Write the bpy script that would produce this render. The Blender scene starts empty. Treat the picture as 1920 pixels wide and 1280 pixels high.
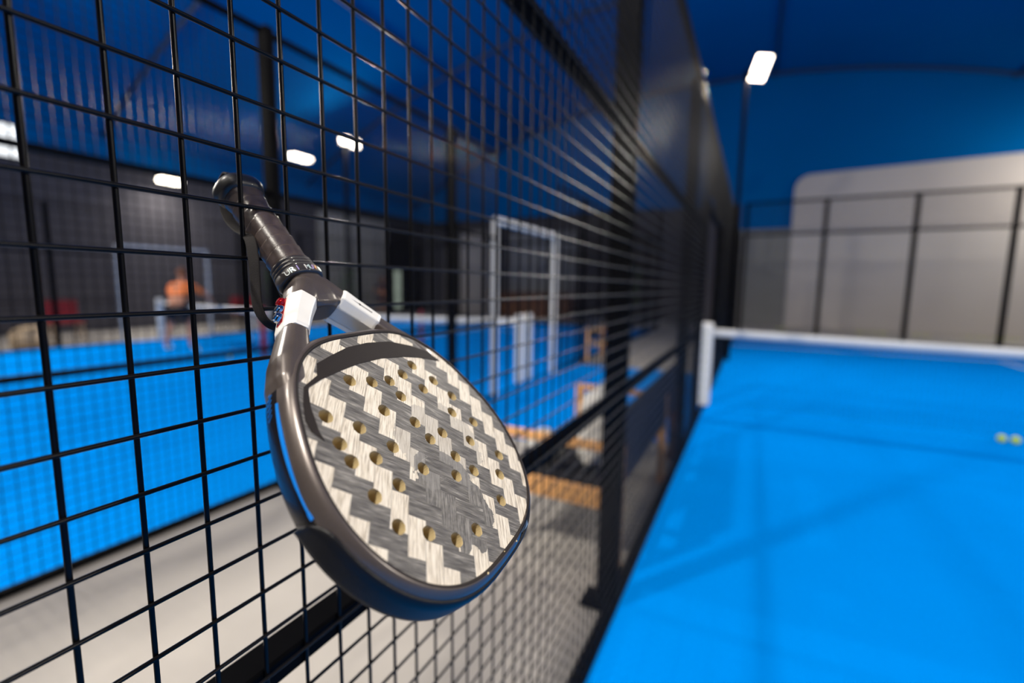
import bpy, bmesh, math, random
from math import pi, sin, cos, radians as rad, sqrt
from mathutils import Vector as V, Matrix, Euler
from mathutils.geometry import delaunay_2d_cdt
random.seed(7)
sc = bpy.context.scene
COL = sc.collection

# ------------------------------------------------------------------ helpers
def tag(o, label=None, cat=None, group=None, kind=None):
    if label: o['label'] = label
    if cat: o['category'] = cat
    if group: o['group'] = group
    if kind: o['kind'] = kind
    return o

def empty(name, loc=(0, 0, 0), label=None, cat=None, group=None, rz=0.0):
    o = bpy.data.objects.new(name, None); COL.objects.link(o)
    o.location = loc; o.rotation_euler = (0, 0, rz); o.empty_display_size = .1
    return tag(o, label, cat, group)

class MB:
    """collects shapes into one mesh"""
    def __init__(s): s.v = []; s.f = []; s.m = []; s.cur = 0
    def add(s, vs, fs):
        b = len(s.v); s.v += [tuple(x) for x in vs]
        for f in fs: s.f.append(tuple(b + i for i in f)); s.m.append(s.cur)
    def box(s, lo, hi, mat=None):
        (x0, y0, z0), (x1, y1, z1) = lo, hi
        vs = [(x0,y0,z0),(x1,y0,z0),(x1,y1,z0),(x0,y1,z0),(x0,y0,z1),(x1,y0,z1),(x1,y1,z1),(x0,y1,z1)]
        if mat: vs = [mat @ V(v) for v in vs]
        s.add(vs, [(0,3,2,1),(4,5,6,7),(0,1,5,4),(1,2,6,5),(2,3,7,6),(3,0,4,7)])
    def tube(s, pts, r, n=6, closed=False, sx=1.0, cap=True, up=None):
        pts = [V(p) for p in pts]; N = len(pts)
        rr = r if isinstance(r, (list, tuple)) else [r] * N
        rings = []; prev = None
        for i, p in enumerate(pts):
            if closed: t = pts[(i+1) % N] - pts[i-1]
            else: t = pts[min(i+1, N-1)] - pts[max(i-1, 0)]
            t.normalize()
            if prev is None:
                ref = V(up) if up else (V((0,0,1)) if abs(t.z) < .9 else V((1,0,0)))
                a = ref.cross(t).normalized()
            else:
                a = prev - t * prev.dot(t); a.normalize()
            prev = a; b = t.cross(a)
            rings.append([p + (a*cos(2*pi*k/n)*sx + b*sin(2*pi*k/n)) * rr[i] for k in range(n)])
        vs = [v for rg in rings for v in rg]; fs = []
        M_ = N if closed else N-1
        for i in range(M_):
            j = (i+1) % N
            for k in range(n):
                l = (k+1) % n
                fs.append((i*n+k, i*n+l, j*n+l, j*n+k))
        if not closed and cap:
            fs.append(tuple(range(n))[::-1]); fs.append(tuple((N-1)*n+k for k in range(n)))
        s.add(vs, fs)
    def lathe(s, prof, n=24, c=(0,0,0)):
        vs = []; fs = []; N = len(prof)
        for r, z in prof:
            for k in range(n): vs.append((c[0]+r*cos(2*pi*k/n), c[1]+r*sin(2*pi*k/n), c[2]+z))
        for i in range(N-1):
            for k in range(n):
                l = (k+1) % n; fs.append((i*n+k, i*n+l, (i+1)*n+l, (i+1)*n+k))
        fs.append(tuple(range(n))[::-1]); fs.append(tuple((N-1)*n+k for k in range(n)))
        s.add(vs, fs)
    def loft(s, rings, closed=False, cap=True):
        n = len(rings[0]); N = len(rings); vs = [v for rg in rings for v in rg]; fs = []
        for i in range(N if closed else N-1):
            j = (i+1) % N
            for k in range(n):
                l = (k+1) % n; fs.append((i*n+k, i*n+l, j*n+l, j*n+k))
        if cap and not closed:
            fs.append(tuple(range(n))[::-1]); fs.append(tuple((N-1)*n+k for k in range(n)))
        s.add(vs, fs)
    def ico(s, c, r, sub=2, sc3=(1,1,1)):
        bm = bmesh.new(); bmesh.ops.create_icosphere(bm, subdivisions=sub, radius=r)
        vs = [(c[0]+v.co.x*sc3[0], c[1]+v.co.y*sc3[1], c[2]+v.co.z*sc3[2]) for v in bm.verts]
        s.add(vs, [[v.index for v in f.verts] for f in bm.faces]); bm.free()
    def build(s, name, mat, parent=None, smooth=False, bevel=0.0, recalc=True, loc=None):
        me = bpy.data.meshes.new(name); me.from_pydata(s.v, [], s.f)
        mats = mat if isinstance(mat, (list, tuple)) else [mat]
        for m in mats: me.materials.append(m)
        if len(mats) > 1:
            for p, k in zip(me.polygons, s.m): p.material_index = k
        if recalc:
            bm = bmesh.new(); bm.from_mesh(me); bmesh.ops.recalc_face_normals(bm, faces=bm.faces); bm.to_mesh(me); bm.free()
        if smooth: me.polygons.foreach_set('use_smooth', [True]*len(me.polygons))
        o = bpy.data.objects.new(name, me); COL.objects.link(o)
        if parent: o.parent = parent
        if loc: o.location = loc
        if bevel:
            b = o.modifiers.new('bevel', 'BEVEL'); b.width = bevel; b.segments = 2; b.limit_method = 'ANGLE'
        return o

def copy_tree(o, parent=None):
    c = o.copy(); COL.objects.link(c); c.parent = parent
    for ch in o.children: copy_tree(ch, c)
    return c

# ------------------------------------------------------------------ materials
def srgb(r, g, b):
    f = lambda c: (c/12.92 if c <= .04045 else ((c+.055)/1.055)**2.4)
    return (f(r/255), f(g/255), f(b/255), 1)

class NT:
    def __init__(s, name):
        s.mat = bpy.data.materials.new(name); s.mat.use_nodes = True
        s.nt = s.mat.node_tree; s.b = s.nt.nodes['Principled BSDF']
    def n(s, t, **kw):
        x = s.nt.nodes.new(t)
        for k, v in kw.items(): setattr(x, k, v)
        return x
    def inp(s, sock, val):
        if isinstance(val, bpy.types.NodeSocket): s.nt.links.new(val, sock)
        elif val is not None: sock.default_value = val
    def m(s, op, a, b=None, c=None):
        x = s.n('ShaderNodeMath', operation=op); s.inp(x.inputs[0], a); s.inp(x.inputs[1], b)
        if c is not None: s.inp(x.inputs[2], c)
        return x.outputs[0]
    def mix(s, f, a, b):
        x = s.n('ShaderNodeMix', data_type='RGBA'); s.inp(x.inputs[0], f); s.inp(x.inputs[6], a); s.inp(x.inputs[7], b)
        return x.outputs[2]
    def noise(s, vec, scale, detail=3, rough=.5):
        x = s.n('ShaderNodeTexNoise'); s.inp(x.inputs['Vector'], vec); x.inputs['Scale'].default_value = scale
        x.inputs['Detail'].default_value = detail; x.inputs['Roughness'].default_value = rough
        return x.outputs[0]
    def obj(s): return s.n('ShaderNodeTexCoord').outputs['Object']
    def sep(s, v):
        x = s.n('ShaderNodeSeparateXYZ'); s.inp(x.inputs[0], v); return x.outputs
    def comb(s, a, b, c):
        x = s.n('ShaderNodeCombineXYZ'); s.inp(x.inputs[0], a); s.inp(x.inputs[1], b); s.inp(x.inputs[2], c); return x.outputs[0]
    def ramp(s, f, stops):
        x = s.n('ShaderNodeValToRGB'); s.inp(x.inputs[0], f); e = x.color_ramp.elements
        while len(e) < len(stops): e.new(.5)
        for k, (p, c) in enumerate(stops): e[k].position = p; e[k].color = c
        return x.outputs[0]
    def bump(s, h, strength=.3, dist=.001):
        x = s.n('ShaderNodeBump'); s.inp(x.inputs['Height'], h); x.inputs['Strength'].default_value = strength
        x.inputs['Distance'].default_value = dist; s.nt.links.new(x.outputs[0], s.b.inputs['Normal'])

def plain(name, rgb, rough=.5, metal=0.0, coat=0.0, var=.12, scale=40, spec=.5):
    t = NT(name); c = srgb(*rgb)
    nz = t.noise(t.obj(), scale)
    d = tuple(x*(1-var) for x in c[:3]) + (1,); e = tuple(min(1, x*(1+var)) for x in c[:3]) + (1,)
    t.inp(t.b.inputs['Base Color'], t.mix(nz, d, e))
    t.b.inputs['Roughness'].default_value = rough; t.b.inputs['Metallic'].default_value = metal
    t.b.inputs['Coat Weight'].default_value = coat; t.b.inputs['Specular IOR Level'].default_value = spec
    return t.mat

def emit(name, rgb, strength):
    t = NT(name); t.b.inputs['Base Color'].default_value = (0, 0, 0, 1)
    t.b.inputs['Emission Color'].default_value = srgb(*rgb); t.b.inputs['Emission Strength'].default_value = strength
    return t.mat

M = {}
M['wire'] = plain('black_coated_wire', (12, 11, 12), .3, 0, 0, spec=.13)
M['steel'] = plain('black_powder_coat', (7, 7, 9), .6, 0, 0, spec=.03)
M['steel_blue'] = M['steel']
M['white'] = plain('white_paint', (225, 222, 215), .45, spec=.4)
M['whitecloth'] = plain('white_cloth', (232, 229, 222), .9, var=.05, scale=25)
M['chrome'] = plain('chrome', (200, 200, 200), .16, 1, var=.03)
M['red_metal'] = plain('red_anodised', (190, 15, 20), .2, .7, .6)
M['rubber'] = plain('black_rubber', (26, 24, 24), .42, 0, .15)
M['wood'] = None
def wood(name, a, b, sc=6):
    t = NT(name); o = t.obj(); x, y, z = t.sep(o)
    w = t.noise(t.comb(t.m('MULTIPLY', x, .25), y, z), 60, 4)
    t.inp(t.b.inputs['Base Color'], t.mix(w, srgb(*a), srgb(*b))); t.b.inputs['Roughness'].default_value = .5
    return t.mat
M['wood'] = wood('light_pine', (206, 140, 80), (245, 190, 124))
M['brownwood'] = wood('brown_wood', (70, 40, 24), (110, 66, 40))
M['navy'] = plain('dark_navy_fabric', (22, 32, 52), .8)
M['blackfab'] = plain('black_fabric', (20, 20, 24), .8)
M['ball'] = plain('yellow_felt', (232, 246, 50), .9, var=.05, scale=200)
M['ball_pale'] = plain('pale_worn_felt', (190, 200, 130), .9, var=.1, scale=200)
M['crimson'] = plain('crimson_padding', (150, 16, 50), .6)
M['red'] = plain('red_vinyl', (140, 32, 40), .8)
M['green'] = plain('green_leaf', (70, 150, 30), .6, var=.4, scale=15)
M['dkgreen'] = plain('dark_green_canvas', (20, 44, 44), .8)
M['tan'] = plain('tan_cloth', (170, 150, 125), .9)
M['skin'] = plain('skin', (190, 130, 100), .6, var=.05)
M['hair'] = plain('brown_hair', (110, 62, 34), .7)
M['orange'] = plain('orange_shirt', (232, 122, 58), .8, var=.1, scale=12)
M['shorts'] = plain('black_shorts', (14, 14, 18), .8)
M['navyshirt'] = plain('navy_shirt', (24, 34, 60), .8)
M['pot'] = plain('grey_pot', (80, 80, 80), .7)

# turf
t = NT('blue_turf'); o = t.obj()
n1 = t.noise(o, 900, 2); n2 = t.noise(o, 1.2, 3)
f_ = t.m('ADD', t.m('MULTIPLY', n1, .6), t.m('MULTIPLY', n2, .5))
t.inp(t.b.inputs['Base Color'], t.mix(f_, (.0, .20, .68, 1), (.0, .28, .90, 1)))
t.b.inputs['Roughness'].default_value = 1; t.b.inputs['Specular IOR Level'].default_value = 0
t.bump(n1, .4, .003); M['turf'] = t.mat
# concrete
t = NT('grey_concrete'); o = t.obj()
n1 = t.noise(o, 260, 4, .7); n2 = t.noise(o, 3, 5)
f_ = t.m('ADD', t.m('MULTIPLY', n1, .5), t.m('MULTIPLY', n2, .5))
t.inp(t.b.inputs['Base Color'], t.mix(f_, srgb(150, 144, 138), srgb(196, 190, 182)))
t.b.inputs['Roughness'].default_value = .85; t.bump(n1, .3, .002); M['concrete'] = t.mat
# tent membrane (ceiling)
def membrane(name, a, b, rough=1.0):
    t = NT(name); o = t.obj(); x, y, z = t.sep(o)
    n2 = t.noise(o, .35, 3)
    t.inp(t.b.inputs['Base Color'], t.mix(n2, srgb(*a), srgb(*b))); t.b.inputs['Roughness'].default_value = rough
    t.b.inputs['Specular IOR Level'].default_value = 0.0
    t.bump(t.noise(o, 1.5, 2), .3, .05)
    return t.mat
M['ceil'] = membrane('tent_membrane_turf_bounce', (0, 92, 156), (2, 102, 170))  # blue light bouncing off the turf is put into the membrane colour
M['wall_dark'] = membrane('charcoal_wall_cloth', (70, 69, 76), (86, 84, 89))
M['wall_light'] = membrane('light_grey_wall_cloth', (190, 182, 176), (212, 204, 196))
M['rib'] = plain('tent_rib_metal', (40, 60, 90), .5)
# glass
t = NT('court_glass'); t.b.inputs['Base Color'].default_value = (.93, .97, .96, 1)
t.b.inputs['Transmission Weight'].default_value = 1; t.b.inputs['Roughness'].default_value = .02
t.b.inputs['IOR'].default_value = 1.12; t.b.inputs['Alpha'].default_value = .35
M['glass'] = t.mat
M['lamp'] = emit('led_panel', (255, 244, 225), 12)
M['skyl'] = emit('daylight_window', (232, 236, 240), 1.6)
M['doorlit'] = emit('lit_doorway', (190, 205, 190), .55)

# ------------------------------------------------------------------ camera (solved from the mesh of the fence)
F = 864.7489
Rw = ((0.8862409163355619, 0.46305527207286, 0.012524105465113025),
      (0.06605343113200168, -0.09956666667779951, -0.9928360504747774),
      (-0.4584909840420607, 0.880719191281574, -0.1188264434372116))
CP = V((.4433, -.1344, 1.4013))
cam = bpy.data.cameras.new('camera'); co = bpy.data.objects.new('camera', cam); COL.objects.link(co)
cam.sensor_width = 36; cam.lens = F/1920*36; cam.clip_start = .01; cam.clip_end = 200
Rm = Matrix((Rw[0], tuple(-x for x in Rw[1]), tuple(-x for x in Rw[2]))).transposed()
co.matrix_world = Matrix.Translation(CP) @ Rm.to_4x4()
cam.dof.use_dof = True; cam.dof.focus_distance = .412; cam.dof.aperture_fstop = 1.9; cam.dof.aperture_blades = 0
sc.camera = co

# ------------------------------------------------------------------ fences
NETY = 5.87
def wires(y0, y1, z0, z1, n, side=1, r=.0021, rv=.0023):
    """welded mesh in the plane x=0: wires 50 mm apart; horizontal wires on the side of +x"""
    mb = MB()
    k0 = math.ceil((y0+.001)/.05); k1 = math.floor((y1-.001)/.05)
    for k in range(k0, k1+1):
        y = k*.05; mb.tube([(-.0017*side, y, z0), (-.0017*side, y, z1)], rv, n, cap=False)
    k0 = math.ceil((z0-.025+.001)/.05); k1 = math.floor((z1-.025-.001)/.05)
    for k in range(k0, k1+1):
        z = .025+k*.05; mb.tube([(.0018*side, y0, z), (.0018*side, y1, z)], r, n, cap=False)
    return mb

def fence(x, posts, y_open, label, side=1, near=False, frame_mat=None, height=3.0, skip_open=True):
    root = empty('court_fence', (x, 0, 0), label, 'fence')
    fm = frame_mat or M['steel']
    s = side
    for y in posts:
        if y_open and y_open[0]-.01 < y < y_open[1]+.01: continue
        mb = MB(); a, b = sorted((-.004*s, -.094*s)); mb.box((a, y-.03, 0), (b, y+.03, height)); 
        o = mb.build('post', M['steel'], root, bevel=.004)
        if near and abs(y-3.85) < .1:
            cb = MB(); cb.ico((-.02, y, height+.045), .028, 2); cb.build('cap', M['chrome'], o, smooth=True)
        mb = MB(); mb.box((min(-.16*s, .0), y-.07, 0), (max(-.16*s, .0), y+.07, .008)); mb.build('foot_plate', M['steel'], o)
    spans = []
    ps = sorted(posts)
    for a, b in zip(ps[:-1], ps[1:]):
        if y_open and a >= y_open[0]-.01 and b <= y_open[1]+.01: continue
        spans.append((a, b))
    for (a, b) in spans:
        for z in (.02, .966, 1.985, 2.985):
            if z > height: continue
            mb = MB(); x0, x1 = sorted((-.0045*s, -.046*s))
            hz = .015
            mb.box((x0, a, z-hz), (x1, b, z+hz)); mb.build('rail', fm, root, bevel=.003)
        for z0, z1 in ((.0, 1.0), (1.0, 2.0), (2.0, 3.0)):
            wires(a, b, z0, z1, 8 if (near and a < 2.5) else (5 if near else 4), s).build('mesh_panel', M['wire'], root, smooth=True, recalc=False)
    return root

near_posts = [-2.25, -.25, 1.765, 3.85, 4.92, 6.9, 7.9, 9.9, 11.87, 13.87, 15.87]
fn = fence(0, near_posts, (4.9, 6.92), 'tall black welded mesh fence that the padel racket hangs on', 1, near=True)
# door frame of the opening of the near fence
def portal(root, mat, s=1, h=2.25, ya=4.92, yb=6.9):
    for y in (ya, yb):
        mb = MB(); x0, x1 = sorted((-.0*s, -.07*s)); mb.box((x0, y-.022, 0), (x1, y+.022, h)); mb.build('frame_post', mat, root, bevel=.004)
    mb = MB(); mb.box((x0, ya, h-.035), (x1, yb, h+.035)); mb.build('lintel', mat, root, bevel=.004)
    z = .985
portal(fn, M['steel'], 1)
for z0, z1 in ((2.3, 3.0),):
    wires(4.92, 6.9, z0, z1, 5, 1).build('mesh_panel', M['wire'], fn, smooth=True, recalc=False)
mb = MB(); mb.box((-.044, 4.92, 2.967), (-.004, 6.9, 3.003)); mb.build('rail', M['steel'], fn)

nbr_posts = [-2.1, -.1, 1.9, 3.93, 4.95, 6.88, 8.1, 9.95, 11.95, 13.95, 15.9]
f2 = fence(-2.45, nbr_posts, (4.94, 6.9), 'black mesh fence across the concrete corridor with white doorway frame', -1)
portal(f2, M['white'], -1, 2.2, 4.87, 6.80)
f3 = fence(-12.45, [-2, 0, 2, 4, 5.13, 7.1, 8, 10, 12, 14, 15.9], (5.12, 7.12), 'far side mesh fence of the neighbouring court behind the player', 1)
portal(f3, M['white'], 1, 2.2, 5.13, 7.1)
f4 = fence(10.0, [5.87, 7.87, 9.87, 11.87, 13.87, 15.87], None, 'mesh fence on the right side of the near court', -1)

# end walls : glass 3 m with mesh above, posts every 2 m
def end_wall(x0, x1, y, label):
    root = empty('court_end_wall', (0, y, 0), label, 'glass wall')
    n = int(round((x1-x0)/2)); xs = [x0+.1+2.0*k for k in range(n+1)]
    xs = [x0 + (x1-x0)*k/n for k in range(n+1)]
    if x0 >= 0: xs = [.1, 2.12, 4.13, 6.05, 8.0, 9.95]
    for x in xs:
        mb = MB(); mb.box((x-.05, 0, 0), (x+.05, .12, 4.0)); mb.build('post', M['steel'], root, bevel=.004)
    for z in (.02, 3.03, 3.97):
        mb = MB(); mb.box((xs[0], .02, z-.03), (xs[-1], .08, z+.03)); mb.build('rail', M['steel'], root)
    for a, b in zip(xs[:-1], xs[1:]):
        mb = MB(); mb.box((a+.05, .03, .06), (b-.05, .042, 2.99)); mb.build('glass_pane', M['glass'], root)
        mb = MB(); k = a+.05
        while k < b: mb.tube([(k, .03, 3.05), (k, .03, 3.95)], .002, 4, cap=False); k += .05
        z = 3.1
        while z < 3.95: mb.tube([(a, .03, z), (b, .03, z)], .002, 4, cap=False); z += .05
        mb.build('mesh_panel', M['wire'], root, recalc=False)
    return root
end_wall(0, 10, 15.87, 'glass and mesh end wall with black posts behind the near net')
end_wall(-12.45, -2.45, 15.9, 'glass and mesh end wall of the neighbouring court')

# ------------------------------------------------------------------ nets
def net(x0, x1, y, label, double=False):
    root = empty('padel_net', (x0, y, 0), label, 'net')
    L = x1-x0
    zt = lambda u: .925 - .06*(1-(2*u/L-1)**2) 
    N = 40
    mb = MB()
    rings = []
    for i in range(N+1):
        u = L*i/N; z = zt(u); w = .006
        rings.append([(u, -w, z-.085), (u, w, z-.085), (u, w*1.2, z), (u, 0, z+.004), (u, -w*1.2, z)])
    mb.loft(rings); mb.build('tape', M['whitecloth'], root, smooth=True)
    mb = MB(); n = int(L/.045)
    for i in range(n):
        u = L*i/n; mb.tube([(u, 0, .02), (u, 0, zt(u)-.08)], .0013, 3, cap=False)
    for j in range(19):
        fr = (j+.5)/19
        mb.tube([(L*i/N, 0, .02+(zt(L*i/N)-.1)*fr) for i in range(N+1)], .0013, 3, cap=False)
    tag(mb.build('netting', M['wire'], root, recalc=False))
    ends = [0, L]
    for u in ends:
        ys = (-.06, .24) if double and u > 0 else (-.06,)
        for dy in ys:
            mb = MB(); wx = .035 if double else .075; mb.box((u-wx, dy-.07, 0), (u+wx, dy+.07, 1.0)); p = mb.build('net_post', M['white'], root, bevel=.02 if double else .03)
            d = MB()
            for k in range(8):
                z = .1+.11*k
                d.box((u-.012, dy-.0765, z), (u+.012, dy-.0745, z+.02))
            d.build('lettering', M['logo_green'], p)
    return root
M['logo_green'] = plain('green_print', (120, 150, 60), .6)
net(-.03, 9.83, NETY, 'padel net with white tape across the near blue court')
net(-12.25, -2.53, NETY-.0, 'padel net across the neighbouring court ending at double white posts', True)

# ------------------------------------------------------------------ ground
def slab(name, lo, hi, mat, kind='structure'):
    mb = MB(); mb.box(lo, hi); return tag(mb.build(name, mat), kind=kind)
slab('floor', (-26, -10, -.25), (16, 26, -.012), M['concrete'])
slab('floor_court_near', (-.0, -4.2, -.011), (10.05, 15.95, 0), M['turf'])
slab('floor_court_neighbour', (-12.5, -4.2, -.011), (-2.47, 15.95, 0), M['turf'])
slab('floor_apron_neighbour', (-2.429, 3.6, -.011), (-1.2, 7.95, -.004), M['turf'])
slab('floor_apron_near', (-1.0, 4.15, -.011), (-.046, 7.95, -.004), M['turf'])
slab('trim_1', (-.045, -4.2, -.011), (-.001, 15.95, .006), M['steel'])
slab('trim_2', (-2.469, -4.2, -.011), (-2.43, 15.95, .006), M['steel'])
for nm, x0, x1 in (('trim_3', .0, 10.0), ('trim_4', -12.45, -2.5)):
    mb = MB(); mb.box((x0+.02, 12.8, .0005), (x1-.02, 12.85, .003)); cx = (x0+x1)/2
    mb.box((cx-.025, NETY+.1, .0005), (cx+.025, 12.8, .003))
    tag(mb.build(nm, M['white']), kind='structure')

# ------------------------------------------------------------------ hall shell (tent)
XL, XR, YB, YF, ZE, ZR = -16.0, 12.5, 20.0, -9.0, 5.45, 9.2
def arch(x):
    u = (x-XL)/(XR-XL); return ZE+(ZR-ZE)*(1-abs(2*u-1)**2.2)
NX = 28
mb = MB(); top = [(XL+(XR-XL)*i/NX) for i in range(NX+1)]
vs = []; fs = []
for y in (YF, YB):
    for x in top: vs.append((x, y, arch(x)))
for y in (YF, YB):
    for x in top: vs.append((x, y, arch(x)+.1))
n1 = NX+1
for i in range(NX):
    fs.append((i, i+1, n1+i+1, n1+i)); fs.append((2*n1+i, 3*n1+i, 3*n1+i+1, 2*n1+i+1))
mb.add(vs, fs); tag(mb.build('ceiling', M['ceil'], smooth=True, recalc=False), kind='structure')
slab('wall_left', (XL-.12, YF, 0), (XL, YB, 4.7), M['wall_dark'])
slab('wall_left_upper', (XL-.12, YF, 4.7), (XL, YB, ZE), M['ceil'])
slab('wall_right', (XR, YF, 0), (XR+.12, YB, ZE), M['wall_light'])
def gable(name, y, th, mat):
    mb = MB(); vs = []
    for yy in (y, y+th):
        vs += [(XL, yy, 0)] + [(x, yy, arch(x)) for x in top] + [(XR, yy, 0)]
    n = NX+3; fs = [tuple(range(n)), tuple(range(n, 2*n))[::-1]] + [(i, (i+1) % n, n+(i+1) % n, n+i) for i in range(n)]
    mb.add(vs, fs); return tag(mb.build(name, mat), kind='structure')
gable('wall_back', YB, .15, M['ceil'])
gable('wall_front', YF-.15, .15, M['wall_dark'])
# cloth hung on the lower part of the back wall : charcoal on the left, light grey with rounded corner on the right
mb = MB(); mb.box((XL, YB-.06, 0), (-.2, YB-.001, 4.6)); tag(mb.build('wall_back_lower', M['wall_dark']), kind='structure')
mb = MB(); mb.box((-.2, YB-.07, 0), (1.5, YB-.001, 3.65)); tag(mb.build('wall_back_step', membrane('mid_grey_cloth', (128, 126, 122), (146, 144, 140))), kind='structure')
vs = []; R_ = .5
prof = [(1.5, 0)] + [(1.5+R_-R_*cos(a), 5.5-R_+R_*sin(a)) for a in [k*pi/16 for k in range(9)]] + [(XR, 5.72), (XR, 0)]
for yy in (YB-.10, YB-.001): vs += [(x, yy, z) for x, z in prof]
n = len(prof); mb = MB(); mb.add(vs, [tuple(range(n)), tuple(range(n, 2*n))[::-1]]+[(i, (i+1) % n, n+(i+1) % n, n+i) for i in range(n)])
tag(mb.build('wall_back_light', M['wall_light']), kind='structure')
# tent ribs
for k, y in enumerate((0.0, 6.5, 13.2, 19.7)):
    mb = MB(); mb.tube([(x, y, arch(x)-.06) for x in top], .05, 8)
    tag(mb.build('trim_%d' % (k+5), M['rib'], smooth=True), kind='structure')
for k, x in enumerate((-9, 0.6, 7)):
    mb = MB(); mb.tube([(x, YF, arch(x)-.05), (x, YB, arch(x)-.05)], .035, 8)
    tag(mb.build('trim_%d' % (k+9), M['rib'], smooth=True), kind='structure')
# dark seam band along the eave of the left wall
slab('trim_12', (XL+.001, YF, 4.62), (XL+.09, YB, 4.76), M['steel'])
# light panels and doorway on the left wall
slab('wall_left_panel', (XL+.001, 13.6, 0), (XL+.10, 17.7, 4.45), membrane('grey_panel', (150, 148, 144), (172, 170, 165)))
slab('door_1', (XL+.001, 17.8, 0), (XL+.06, 19.9, 4.3), plain('dark_door', (22, 21, 23), .6))
slab('window_2', (XL+.061, 18.2, .2), (XL+.07, 18.65, 2.2), M['doorlit'])
slab('wall_back_panel', (-13.6, YB-.12, 0), (-11.6, YB-.061, 4.1), M['wall_light'])
slab('wall_back_panel_2', (-10.2, YB-.12, 0), (-6.8, YB-.061, 3.9), membrane('mid_grey_panel', (120, 120, 122), (144, 144, 146)))
# bright skylight opening high in the left wall
w = slab('window_1', (XL+.01, 3.4, 4.40), (XL+.05, 4.78, 5.16), M['skyl'])
mb = MB(); mb.box((XL+.03, 3.36, 5.161), (XL+.08, 4.82, 5.2)); mb.box((XL+.03, 3.36, 4.36), (XL+.08, 4.82, 4.399)); tag(mb.build('window_frame', M['steel'], w))

# ------------------------------------------------------------------ benches in the corridor
def bench(y0, y1, x_back=-.06, depth=.64, label='', mids=(), low_end=False):
    root = empty('court_bench', (x_back-depth/2, (y0+y1)/2, 0), label, 'bench', 'wooden benches along the fences')
    xo = -(x_back-depth/2); yo = -(y0+y1)/2
    def B(nm, lo, hi, mat, bev=.004, par=None):
        m_ = MB(); m_.box((lo[0]+xo, lo[1]+yo, lo[2]), (hi[0]+xo, hi[1]+yo, hi[2])); return m_.build(nm, mat, par or root, bevel=bev)
    xf = x_back-depth
    for y in (y0,)+tuple(mids)+(y1-.05,):
        if low_end and y == y1-.05:
            B('leg', (x_back-.05, y, 0), (x_back, y+.05, .62), M['brownwood']); B('leg', (xf, y, 0), (xf+.05, y+.05, .36), M['brownwood']); continue
        B('leg', (x_back-.05, y, 0), (x_back, y+.05, .62), M['wood'])
        B('leg', (xf, y, 0), (xf+.05, y+.05, .62), M['wood'])
        B('armrest', (xf, y-.005, .621), (x_back+.0, y+.055, .655), M['wood'])
        B('side_rail', (xf+.051, y+.0, .33), (x_back-.051, y+.045, .42), M['wood'])
    B('seat', (xf+.03, y0+.055, .36), (x_back-.10, y1-.06, .425), M['blackfab'], .015)
    B('backrest', (x_back-.045, y0+.06, .44), (x_back-.005, y1-.06, .81), M['navy'], .012)
    return root
bench(1.95, 3.75, -.05, .68, 'nearest wooden bench in the corridor with black seat and white towels', mids=(3.2,), low_end=True)
b3 = bench(7.9, 8.8, -1.2, .55, 'wooden bench backed against the fence across the corridor beyond the white doorway frame')
b3.rotation_euler = (0, 0, pi); b3.location = (-1.98, 8.45, 0)
# towels on the near bench
def cloth(name, c, size, mat, label, seed, grp=None):
    r_ = random.Random(seed); bm = bmesh.new(); bmesh.ops.create_icosphere(bm, subdivisions=4, radius=1)
    from mathutils import noise as nz
    for v in bm.verts:
        p = v.co.copy(); d = 1+.22*nz.noise(p*1.7+V((seed, 0, 0)))+.10*nz.noise(p*4+V((0, seed, 0)))
        z = max(p.z*d, -.55)
        v.co = V((p.x*d*size[0], p.y*d*size[1], (z+.55)*size[2]))
    me = bpy.data.meshes.new(name); bm.to_mesh(me); bm.free(); me.materials.append(mat)
    me.polygons.foreach_set('use_smooth', [True]*len(me.polygons))
    o = bpy.data.objects.new(name, me); COL.objects.link(o); o.location = c
    return tag(o, label, 'towel', grp)
cloth('towel', (-.30, 2.42, .4265), (.14, .20, .27), M['whitecloth'], 'crumpled white towel on the nearest bench beside the fence post', 3)
cloth('towel', (-.60, 2.28, .4265), (.10, .17, .09), plain('pale_grey_cloth', (180, 180, 176), .9), 'pale grey towel on the front edge of the nearest bench', 9)

# ------------------------------------------------------------------ balls
ball0 = MB(); ball0.ico((0, 0, 0), .033, 3)
def ball(x, y, label, grp=None, mat=None, first=[None]):
    if first[0] is None:
        o = ball0.build('tennis_ball', M['ball'], smooth=True)
        me = o.data
        sm = MB(); pts = []
        for k in range(48):
            a = 2*pi*k/48
            p = V((cos(a)+.35*cos(3*a)*.6, sin(a)-.35*sin(3*a)*.6, .9*sin(2*a))).normalized()*.0331
            pts.append(p)
        sm.tube(pts, .0008, 5, closed=True); s_ = sm.build('seam', M['white'], o, smooth=True)
        first[0] = o
    else: o = copy_tree(first[0])
    o.location = (x, y, .033); o.rotation_euler = (random.uniform(0, 3), random.uniform(0, 3), 0)
    if mat:
        o.data = o.data.copy(); o.data.materials[0] = mat
    return tag(o, label, 'ball', grp)
ball(2.603, 5.891-.14, 'left of the two yellow balls lying together in front of the net')
ball(2.70, 5.889-.14, 'right of the two yellow balls lying together in front of the net')
bx = [1.29, 1.45, 3.55, 3.72, 3.95, 4.15, 4.3, 5.05, 5.3, 6.3, 6.55, 6.9, 7.1, 7.35]
for x in bx:
    ball(x, 18.55+.25*random.random(), 'yellow ball lying on the concrete behind the glass end wall of the near court', 'balls on the concrete behind the end wall')
ball(-9.48, 5.15, 'pale ball on the neighbouring court nearest the orange shirted player', mat=M['ball_pale'])
ball(-8.75, 5.4, 'middle one of the three pale balls on the neighbouring court', mat=M['ball_pale'])
ball(-8.18, 5.0, 'pale ball on the neighbouring court nearest the crimson pole', mat=M['ball_pale'])

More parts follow.
